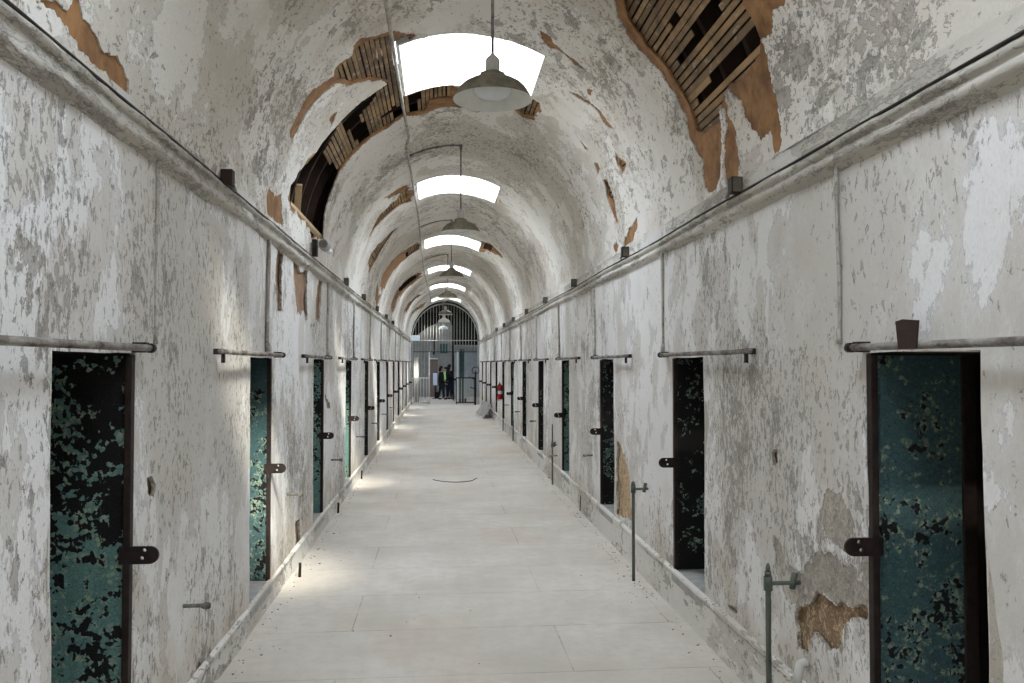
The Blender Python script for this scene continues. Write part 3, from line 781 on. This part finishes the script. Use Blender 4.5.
# ------------------------------------------------------------------ conduit on the vault and the hanging lamps
pts = []
for y in np.arange(-9, 37.5, .35):
    x = -.385 - .03 * math.sin(y * .33) - (.05 if y > 10 else 0)
    z = ZS + RZ * math.sqrt(1 - ((x - XC) / RX) ** 2) - .035 + .01 * math.sin(y * 1.3)
    pts.append((x, y, z))
tag(MB().tube(pts, .016, 8).build('ceiling_conduit', M['pipe_white'], smooth=True), 'long painted conduit running down the vault beside the skylights', 'conduit')
def make_lamp(mo, mi, small=False):
    root = empty('pendant_lamp')
    R = .258
    pr = [(R, 0), (R - .003, .004), (R * .94, .030), (R * .86, .066), (R * .74, .098), (R * .58, .122), (R * .42, .140), (R * .33, .148), (R * .32, .170), (R * .20, .182), (.045, .186)]
    
    prof = pr + [(.0, .186)]
    shade = MB().lathe(pr, n=40).build('shade', mo, root, smooth=True)
    ip = [(R, 0), (R * .90, .02), (R * .80, .05), (R * .66, .078), (R * .50, .098), (R * .30, .112), (0.001, .116)]
    MB().lathe(ip, n=40).build('reflector', mi, shade, smooth=True)
    MB().lathe([(.001, .0), (.05, .003), (.095, .018), (.122, .045), (.128, .075), (.122, .10)], n=32).build('glass_bowl', M['glassbowl'], shade, smooth=True)
    MB().lathe([(.046, .180), (.048, .19), (.047, .262), (.036, .280), (.018, .292), (.012, .305)], n=20).build('neck', M['neck'], root, smooth=True)
    return root
lamps = [(.338, 5.30, 3.62), (.268, 10.75, 3.62), (.225, 16.4, 3.62), (.20, 21.6, 3.62), (.19, 29.0, 3.62), (.165, 34.2, 3.62)]
desc = ['nearest and largest', 'second', 'third', 'fourth', 'fifth', 'sixth']
base = {}
for k, (x, y, z) in enumerate(lamps):
    key = k in (5,)
    if key not in base: L_ = base[key] = make_lamp(M['lamp_white'] if key else M['shade_out'], M['lamp_white'] if key else M['shade_in'])
    else: L_ = copy_tree(base[key])
    for ch in list(L_.children):
        if ch.name.startswith('rod'):
            for g_ in list(ch.children): bpy.data.objects.remove(g_)
            bpy.data.objects.remove(ch)
    L_.location = (x, y, z)
    inwell = any(a - .02 < y < a + SKY_LEN + .02 for a in SKY_Y)
    zt = ZS + RZ * math.sqrt(1 - ((x - XC) / RX) ** 2) - .03 - z
    rod = MB().tube([(0, 0, .29), (0, 0, .5), (0, 0, zt - .02), (0, 0, zt)], .0105, 8).build('rod', M['pipe_grey'], L_, smooth=True)
    arm = []
    for q in np.linspace(x, -.40, 9):
        arm.append((q - x, 0, ZS + RZ * math.sqrt(1 - ((q - XC) / RX) ** 2) - .03 - z))
    am = MB().tube(arm, .0115, 8); am.tube([(0, 0, zt - .05), (0, 0, zt + .012)], .02, 8)
    am.build('ceiling_arm', M['pipe_grey'], rod, smooth=True)
    tag(L_, '%s hanging lamp from the camera, %s' % (desc[k], 'white enamel shade in front of the gate' if k == 5 else 'grimy grey-green shade on a rod') if k else
        'nearest and largest hanging lamp, grimy grey-green dome shade over milky bowl', 'lamp', 'pendant lamps along the corridor')
L_ = copy_tree(base[True])
for ch in list(L_.children):
    if ch.name.startswith('rod'):
            for g_ in list(ch.children): bpy.data.objects.remove(g_)
            bpy.data.objects.remove(ch)
L_.location = (.165, 41.2, 3.62)
MB().tube([(0, 0, .29), (0, 0, 1.0), (0, 0, 1.66)], .0105, 8).build('rod', M['pipe_grey'], L_, smooth=True)
tag(L_, 'white hanging lamp beyond the barred gate in the far room', 'lamp', 'pendant lamps along the corridor')

# ------------------------------------------------------------------ loose timbers in the big left hole
def deep_pt(px_, py_, d):
    y, s = on_vault(px_, py_); return vault_pt(y, s, d, w=False)
def plank(name, a, b, wdt, th, label, roll=0):
    c = (Vector(a) + Vector(b)) / 2
    m = MB().bar(Vector(a) - c, Vector(b) - c, wdt, th, roll).build(name, M['newwood'], bevel=.002); m.location = c
    tag(m, label, 'board', 'pale boards inside the vault hole'); return m
plank('board', deep_pt(294, 204, .055), deep_pt(327, 240, .055), .055, .035, 'pale new board slanting across the foot of the big left vault hole')
plank('board', deep_pt(300, 188, .105), deep_pt(299, 206, .105), .035, .03, 'narrow pale upright board above the slanting one in the vault hole')
plank('board', deep_pt(310, 188, .11), deep_pt(308, 216, .11), .065, .03, 'wider pale upright board above the slanting one in the vault hole')

# ------------------------------------------------------------------ things along the walls and on the floor
# fire extinguisher
o = empty('fire_extinguisher', (AR - .10, 23.6, .86))
MB().lathe([(.001, 0), (.07, .004), (.078, .02), (.078, .36), (.066, .41), (.03, .44), (.022, .46), (.001, .46)], n=24).build('cylinder', M['red'], o, auto=True)
MB().box(-.012, .012, -.06, .05, .46, .50).build('valve_handle', M['black'], o, bevel=.004)
MB().tube([(0, -.03, .47), (-.04, -.08, .44), (-.07, -.10, .34), (-.075, -.09, .16), (-.075, -.085, .10)], .011, 8).build('hose', M['black'], o, smooth=True)
MB().lathe([(.0795, .16), (.0795, .25)], n=24).build('label_band', M['card'], o)
MB().box(.06, .10, -.03, .03, .1, .42).build('wall_hook', M['steel'], o)
tag(o, 'red fire extinguisher hung low on the right wall between far cell doors', 'fire extinguisher')
# leaning board at the right wall
o = empty('leaning_panel', (0, 0, 0))
fa, fb = Vector((1.35, 30.6, .01)), Vector((1.50, 28.1, .01)); ta, tb = Vector((1.70, 31.0, .47)), Vector((1.77, 28.4, .44))
nrm = (fb - fa).cross(ta - fa).normalized() * .02
MB().add([fa, fb, tb, ta, fa + nrm, fb + nrm, tb + nrm, ta + nrm], [(0, 1, 2, 3), (7, 6, 5, 4), (0, 4, 5, 1), (1, 5, 6, 2), (2, 6, 7, 3), (3, 7, 4, 0)]).build('board', M['board'], o)
for (p, q) in ((fa, fb), (ta, tb), (fa, ta), (fb, tb), ((fa + fb) / 2, (ta + tb) / 2)):
    k = -nrm * .4 if nrm.x > 0 else nrm * 1.4
    MB().bar(p + k, q + k, .035, .02).build('rail', M['gate_white'] if p is fa and q is fb else M['sill'], o)
tag(o, 'grey framed panel leaning against the right wall near the far gate', 'panel')
# wire loop on the floor
pts = [on_floor(433 + 44 * t_, 479.5 + 2.6 * math.sin(PI * t_) ** .8 - (1.2 if t_ > .9 else 0), .008) for t_ in np.linspace(0, 1, 20)]
tag(MB().tube(pts, .006, 6).build('wire', M['iron'], smooth=True), 'thin dark curved wire lying in the middle of the floor', 'wire')
pts = [on_floor(548 + 17 * t_, 477.5 + .7 * math.sin(9 * t_), .008) for t_ in np.linspace(0, 1, 12)]
tag(MB().tube(pts, .008, 6).build('wire', M['iron'], smooth=True), 'short dark scrap of wire on the floor near the right curb', 'wire')
# crumbs of plaster
cm = MB(); rng = random.Random(5)
spots = [((300, 560), .35, 40), ((235, 640), .3, 60), ((325, 530), .3, 30), ((700, 620), .18, 30), ((640, 590), .15, 16), ((215, 670), .2, 40), ((590, 520), .2, 14), ((620, 580), .5, 10), ((420, 640), 1.0, 22)]
for (pp, sp, n) in spots:
    c0 = on_floor(*pp)
    for _ in range(n):
        p = c0 + Vector((rng.gauss(0, sp * .45), rng.gauss(0, sp), 0)); r = rng.uniform(.0015, .006) * (1.8 if rng.random() < .12 else 1)
        if not (AL + .05 < p.x < AR - .05): continue
        a = rng.uniform(0, PI); Mx = Matrix.Translation((p.x, p.y, r * .35)) @ Matrix.Rotation(a, 4, 'Z')
        cm.box(-r, r * .8, -r * .7, r, -r * .35, r * .4, Mx)
for s_, x_ in ((-1, AL + .06), (1, AR - .06)):
    for _ in range(260):
        y_ = rng.uniform(3.5, 30); r = rng.uniform(.002, .007); p = (x_ - s_ * abs(rng.gauss(0, .05)), y_, r * .35)
        cm.box(-r, r * .8, -r * .7, r, -r * .35, r * .4, Matrix.Translation(p) @ Matrix.Rotation(rng.uniform(0, 3), 4, 'Z'))
tag(cm.build('plaster_crumbs', M['crumb']), 'crumbs of fallen plaster scattered on the floor along the curbs', 'debris', kind='stuff')

# ------------------------------------------------------------------ barred gate screen at the end of the corridor
GY = 38.22; sc = .0468     # metres per pixel there, for layout
root = empty('gate_screen', (XC, GY, 0)); tag(root, 'tall arched screen of iron bars closing the corridor end above the low gates', 'gate')
arcp = []
for i in range(33):
    a = PI * i / 32; arcp.append(((RX - .05) * math.cos(a), 0, 3.0 + (RZ - .10) * math.sin(a)))
fr = MB(); fr.tube([(RX - .05, 0, 0)] + arcp + [(-(RX - .05), 0, 0)], .028, 6); fr.build('arch_frame', M['gate_grey'], root)
for z_ in (2.42, 2.95): MB().box(-(RX - .1), RX - .1, -.02, .02, z_, z_ + .035).build('cross_rail', M['gate_dark' if z_ < 2.5 else 'gate_grey'], root)
nb = 21
for i in range(nb):
    x = -(RX - .22) + (2 * (RX - .22)) * i / (nb - 1)
    zt = 3.0 + (RZ - .10) * math.sqrt(max(0, 1 - (x / (RX - .05)) ** 2))
    low = 2.44 if -1.1 < x < 9 else 2.44
    MB().tube([(x, 0, low), (x, 0, zt)], .0125, 6).build('bar', M['gate_grey'], root, smooth=True)
for x in (-.735, .575): MB().box(x - .03, x + .03, -.03, .03, 0, 2.44).build('post', M['gate_white'], root)
def low_gate(x0, x1, mb, mf, n, label):
    o = empty('low_gate', (x0, GY - .12, 0)); wd = x1 - x0
    f = MB().box(0, .04, -.02, .02, 0, 1.27).box(wd - .045, wd, -.02, .02, 0, 1.27).box(0, wd, -.02, .02, .06, .12).box(0, wd, -.02, .02, 1.20, 1.26)
    f.build('frame', mf, o)
    for i in range(1, n): MB().box(wd * i / n - .017, wd * i / n + .017, -.012, .012, .12, 1.2).build('bar', mb, o)
    MB().tube([(.0, .0, .3), (-.03, .03, .3)], .02, 8).build('hinge', M['iron'], o)
    tag(o, label, 'gate')
low_gate(-1.30, -.47, M['gate_white'], M['gate_white'], 6, 'waist-high white barred gate standing at the left of the corridor end')
low_gate(.74, 1.62, M['gate_grey'], M['gate_dark'], 7, 'waist-high dark green barred gate at the right of the corridor end')
# upper side grilles
o = empty('side_grille', (-1.0, GY + .05, 0)); 
for i in range(5): MB().tube([(-.28 + .14 * i, 0, 1.3), (-.28 + .14 * i, 0, 2.42)], .011, 6).build('bar', M['gate_grey'], o)
tag(o, 'narrow barred grille above the white low gate', 'grille')
# wheel stand
o = empty('lever_stand', (1.62, 37.5, 0))
MB().tube([(0, 0, 0), (0, 0, 1.55)], .035, 10).build('post', M['iron'], o, smooth=True)
ring = [(.0, .16 * math.cos(2 * PI * k / 20), 1.58 + .16 * math.sin(2 * PI * k / 20)) for k in range(21)]
MB().tube([(v[1], v[0] - .06, v[2]) for v in ring], .018, 6).build('handwheel', M['iron'], o, smooth=True)
MB().tube([(0, 0, 1.15), (-.30, -.05, 1.28)], .02, 8).build('lever', M['iron'], o, smooth=True)
MB().tube([(0, 0, .75), (-.25, -.05, .80)], .02, 8).build('lever', M['iron'], o, smooth=True)
tag(o, 'dark iron post with handwheel and levers by the right gate', 'lever stand')

# ------------------------------------------------------------------ the room beyond
RXm, RXp, RYb, RZt = -4.2, 4.6, 47.2, 5.1
tag(MB().box(RXm, RXp, Y1 + .3, 52, -.06, -.0).build('floor_2', M['floor']), kind='structure')
tag(MB().add([(RXm, Y1, RZt), (RXp, Y1, RZt), (RXp, 52, RZt), (RXm, 52, RZt)], [(0, 1, 2, 3)]).build('ceiling_2', M['void']), kind='structure')
tag(MB().box(RXm - .1, RXm, Y1, 52, 0, 5.2).build('wall_west', M['grey_wall']), kind='structure')
tag(MB().box(RXp, RXp + .1, Y1, 52, 0, 5.2).build('wall_east', M['blue_wall']), kind='structure')
tag(MB().box(RXm, RXp, 51.9, 52, 0, 5.2).build('wall_far', M['void']), kind='structure')
# the corridor-side wall of that room (so the room is closed) with the arch left open
arch = [(RXm, 0), (AL - .02, 0), (AL - .02, 3.03)]
for i in range(33):
    a = PI - PI * i / 32; arch.append((XC + (RX + .02) * math.cos(a), 3.03 + (RZ + .02) * math.sin(a)))
arch += [(AR + .02, 0), (RXp, 0), (RXp, 5.2), (RXm, 5.2)]
aw = outline(arch, [], lambda u: u, .1); aw.v = [(v[0], Y1 + .06, v[2]) if v[1] < 0 else (v[0], Y1 + .16, v[2]) for v in aw.v]
tag(aw.build('wall_gate', M['grey_wall']), kind='structure')
# far wall with its own arched head and the doorway in it
wall_o = [(-3.2, 0), (-.62, 0), (-.62, 2.15), (-.15, 2.15), (-.15, 0), (.69, 0), (.69, 4.05), (.6, 4.25), (.3, 4.33), (-.1, 4.25), (-.7, 3.95), (-1.37, 3.48), (-2.0, 2.8), (-3.2, 2.3)]
aw = outline(wall_o, [], lambda u: u, .2); aw.v = [(v[0], RYb + v[1], v[2]) for v in aw.v]
W = tag(aw.build('wall_inner', M['grey_wall']), kind='structure')
tag(MB().box(.80, RXp, RYb - .1, RYb + .1, 0, 2.85).build('wall_side', M['blue_wall']), kind='structure')
tag(MB().box(.80, RXp, RYb - .5, RYb - .2, 2.85, 2.95).build('trim_3', M['sill']), kind='structure')
o = empty('inner_door', (-.385, RYb - .16, 0))
MB().box(-.22, .22, 0, .05, 0, 2.1).build('leaf', M['mauve'], o); MB().box(-.25, .25, -.14, -.11, 2.13, 2.2).build('lintel', M['card'], o)
MB().tube([(.16, -.04, 1.0), (.16, -.02, 1.12)], .015, 6).build('handle', M['iron'], o)
tag(o, 'faded brown door in the far room behind the people', 'door')
o = tag(MB().box(.0, .42, RYb - .16, RYb - .1, 2.48, 3.02).build('sign_board', M['teal'], bevel=.01), 'teal panel high on the far room wall', 'panel')
o = empty('information_stand', (-.25, 44.6, 0))
MB().box(-.12, .10, -.015, .015, .72, 1.38).build('poster', M['card'], o); MB().box(-.135, .115, .0, .03, .68, 1.42).build('frame', M['blue'], o)
MB().box(-.03, .03, .0, .04, 0, .7).build('post', M['black'], o); MB().box(-.15, .15, -.12, .14, 0, .03).build('foot', M['black'], o)
tag(o, 'white and blue poster stand behind the people in the far room', 'stand')
o = empty('teal_column', (1.06, 40.2, 0))
MB().box(-.12, .12, -.12, .12, .0, 2.6).build('shaft', M['teal'], o, bevel=.01); MB().box(-.22, .22, -.2, .2, 0, .18).build('plinth', M['gate_dark'], o, bevel=.01)
for xx in (-.06, .0, .06): MB().box(xx - .012, xx + .012, -.14, -.12, .2, 2.5).build('fillet', M['gate_dark'], o)
tag(o, 'dark teal iron column behind the right low gate', 'column')
o = empty('cabinet', (-1.15, 40.4, 0))
MB().box(-.13, .13, -.13, .13, 0, 2.3).build('body', M['card' if False else 'sill'], o, bevel=.01); MB().box(-.11, .11, -.145, -.13, 1.2, 2.2).build('door', M['gate_white'], o)
tag(o, 'tall pale narrow cabinet behind the white low gate', 'cabinet')
o = empty('open_gate_leaf', (.70, 42.4, 0))
MB().box(-.02, .02, -.5, .5, .03, .12).box(-.02, .02, -.5, .5, 2.3, 2.4).box(-.02, .02, -.5, -.44, 0, 2.4).box(-.02, .02, .44, .5, 0, 2.4).build('frame', M['black'], o)
for i in range(9): MB().tube([(0, -.4 + .1 * i, .1), (0, -.4 + .1 * i, 2.32)], .014, 6).build('bar', M['black'], o)
tag(o, 'black barred gate leaf standing open beside the people', 'gate')
o = empty('iron_post', (-1.62, 43.5, 0)); MB().box(-.1, .1, -.1, .1, 0, 4.4).build('shaft', M['teal'], o); MB().box(-.14, .14, -.14, .14, 0, .15).build('plinth', M['gate_dark'], o)
tag(o, 'slim teal iron post at the left of the far room', 'post')
MBp = MB().tube([(-.35, RYb - .2, 2.4), (-.35, RYb - .2, 4.0)], .05, 8); tag(MBp.build('drain_pipe', M['iron'], smooth=True), 'dark vertical drain pipe on the far room wall above the brown door', 'pipe')

# ------------------------------------------------------------------ people
def skinned(name, chains, mat, parent, sub=2):
    """chains: list of polylines [(x,y,z,r),...]; first point of first chain is the root; equal points are shared"""
    vs = []; rs = []; es = []; ix = {}
    for ch in chains:
        prev = None
        for (x, y, z, r) in ch:
            k = (round(x, 4), round(y, 4), round(z, 4))
            if k not in ix: ix[k] = len(vs); vs.append(k); rs.append(r)
            if prev is not None: es.append((prev, ix[k]))
            prev = ix[k]
    me = bpy.data.meshes.new(name); me.from_pydata(vs, es, []); o = bpy.data.objects.new(name, me); COL.objects.link(o)
    o.parent = parent; me.materials.append(mat)
    sm = o.modifiers.new('skin', 'SKIN'); sm.use_smooth_shade = True
    for i, r in enumerate(rs):
        me.skin_vertices[0].data[i].radius = (r, r); me.skin_vertices[0].data[i].use_root = (i == 0)
    ss = o.modifiers.new('sub', 'SUBSURF'); ss.levels = sub; ss.render_levels = sub
    return o
def person(loc, rz, H, top, label, hair_len, stride=.12, elbow=.25, hand_z=.86, vest=None):
    root = empty('person', loc, rz); k = H / 1.7
    def q(*p): return tuple(v * k for v in p)
    st = stride
    # x right, y forward (facing +y), z up
    legs = []; arms = []; fingers = []
    for s_ in (-1, 1):
        f = st * s_
        legs.append([(0, 0, .93, .13), (s_ * .09, .0, .88, .095), (s_ * .10, f * .55 + .02, .49, .062), (s_ * .10, f, .09, .042)])
        wr = (s_ * .26, .06 + elbow * .9, hand_z, .026)
        arms.append([(0, 0, 1.36, .11), (s_ * .17, 0, 1.38, .06), (s_ * .225, -.01, 1.10, .045), wr])
        for i in range(5):
            fx = s_ * (.26 - (.018 * i if i < 4 else -.0)); L = (.085, .10, .095, .08, .06)[i]
            b = (s_ * .262 + s_ * (.022 - .015 * i if i < 4 else -.03), wr[1] + .06, hand_z - .03, .0095)
            if i == 4: b = (s_ * .225, wr[1] + .03, hand_z - .0, .01)
            tip = (b[0] - s_ * (.0 if i < 4 else .03), b[1] + L * .75, b[2] - L * .45, .007)
            fingers.append([wr, (s_ * .26, wr[1] + .04, hand_z - .015, .03)] + [b, tip])
    body = [[(0, 0, .93, .12), (0, -.01, 1.12, .115), (0, 0, 1.36, .12), (0, .005, 1.46, .052), (0, .01, 1.53, .062), (0, .02, 1.62, .083), (0, .015, 1.68, .062)]]
    body += [[(0, .02, 1.62, .083), (0, .105, 1.585, .014)]]      # nose
    body += legs + arms + fingers
    for s_ in (-1, 1):
        f = st * s_; body.append([(s_ * .10, f, .09, .042), (s_ * .10, f + .03, .04, .038), (s_ * .10, f + .15, .03, .03)])
    S_ = lambda chs, g=0: [[(x * k, y * k, z * k, (r + g) * k) for (x, y, z, r) in c] for c in chs]
    skinned('body', S_(body), M['skin'], root)
    skinned('trousers', S_([[(0, 0, .93, .135)], ] + [c for c in legs], .014), M['jeans'], root)
    for s_ in (-1, 1):
        f = st * s_; skinned('shoe', S_([[(s_ * .10, f - .02, .05, .045), (s_ * .10, f + .06, .045, .046), (s_ * .10, f + .17, .035, .035)]], .004), M['black'], root)
    skinned('jacket', S_([[(0, 0, .84, .17), (0, -.01, 1.12, .15), (0, 0, 1.36, .14), (0, .0, 1.43, .07)]] + [c[:3] + [tuple(list(c[3][:3]) + [.026])] for c in arms], .018), M[top], root)
    if vest:
        skinned('top', S_([[(.0, .075, .90, .10), (0, .09, 1.12, .09), (0, .09, 1.33, .085)]], 0), M[vest], root)
    hm = MB().lathe([(.001, .105), (.04, .10), (.072, .075), (.09, .03), (.092, -.01), (.088, -.03)], (0, 0, 0), 18)
    hm.v = [(v[0] * k, (v[1] - .008) * k, (v[2] + 1.655) * k) for v in hm.v]
    hm.tube([(0, -.035 * k, 1.67 * k), (0, -.05 * k, 1.60 * k), (0, -.065 * k, (1.56 - hair_len * .5) * k), (0, -.07 * k, (1.55 - hair_len) * k)], [.08 * k, .088 * k, .08 * k, .04 * k], 14)
    hm.build('hair', M['hair'], root, smooth=True)
    for s_ in (-1, 1):
        MB().lathe([(.001, .012), (.008, .009), (.011, 0), (.001, -.002)], (0, 0, 0), 10, 'Y').build('eye', M['black'], root).location = (s_ * .030 * k, .092 * k, 1.625 * k)
        skinned('ear', S_([[(s_ * .078, .01, 1.60, .010), (s_ * .082, .0, 1.625, .014)]]), M['skin'], root, 1)
    MB().box(-.02 * k, .02 * k, .088 * k, .098 * k, 1.555 * k, 1.562 * k).build('mouth', M['rust'], root)
    tag(root, label, 'person'); return root
person((.07, 43.3, 0), -PI / 2 + .15, 1.72, 'coat', 'person in dark coat and trousers facing sideways beside the poster stand', .10, .13, .12, .84)
person((.50, 43.8, 0), -PI / 2 + .5, 1.80, 'coat', 'person with long dark hair and long dark coat beside the black gate leaf', .34, .04, .2, .95)
person((.30, 44.7, 0), PI - .4, 1.66, 'lime', 'person in lime green top standing between the two people in dark coats', .25, .03, .1, .84)
o = empty('shoulder_bag', (-.17, 43.2, .05))
MB().box(-.11, .11, -.07, .07, 0, .36).build('bag', M['black'], o, bevel=.03)
MB().tube([(-.07, 0, .35), (-.05, 0, .48), (.05, 0, .48), (.07, 0, .35)], .01, 6).build('handle', M['black'], o, smooth=True)
tag(o, 'black bag held low beside the person in the dark coat', 'bag')
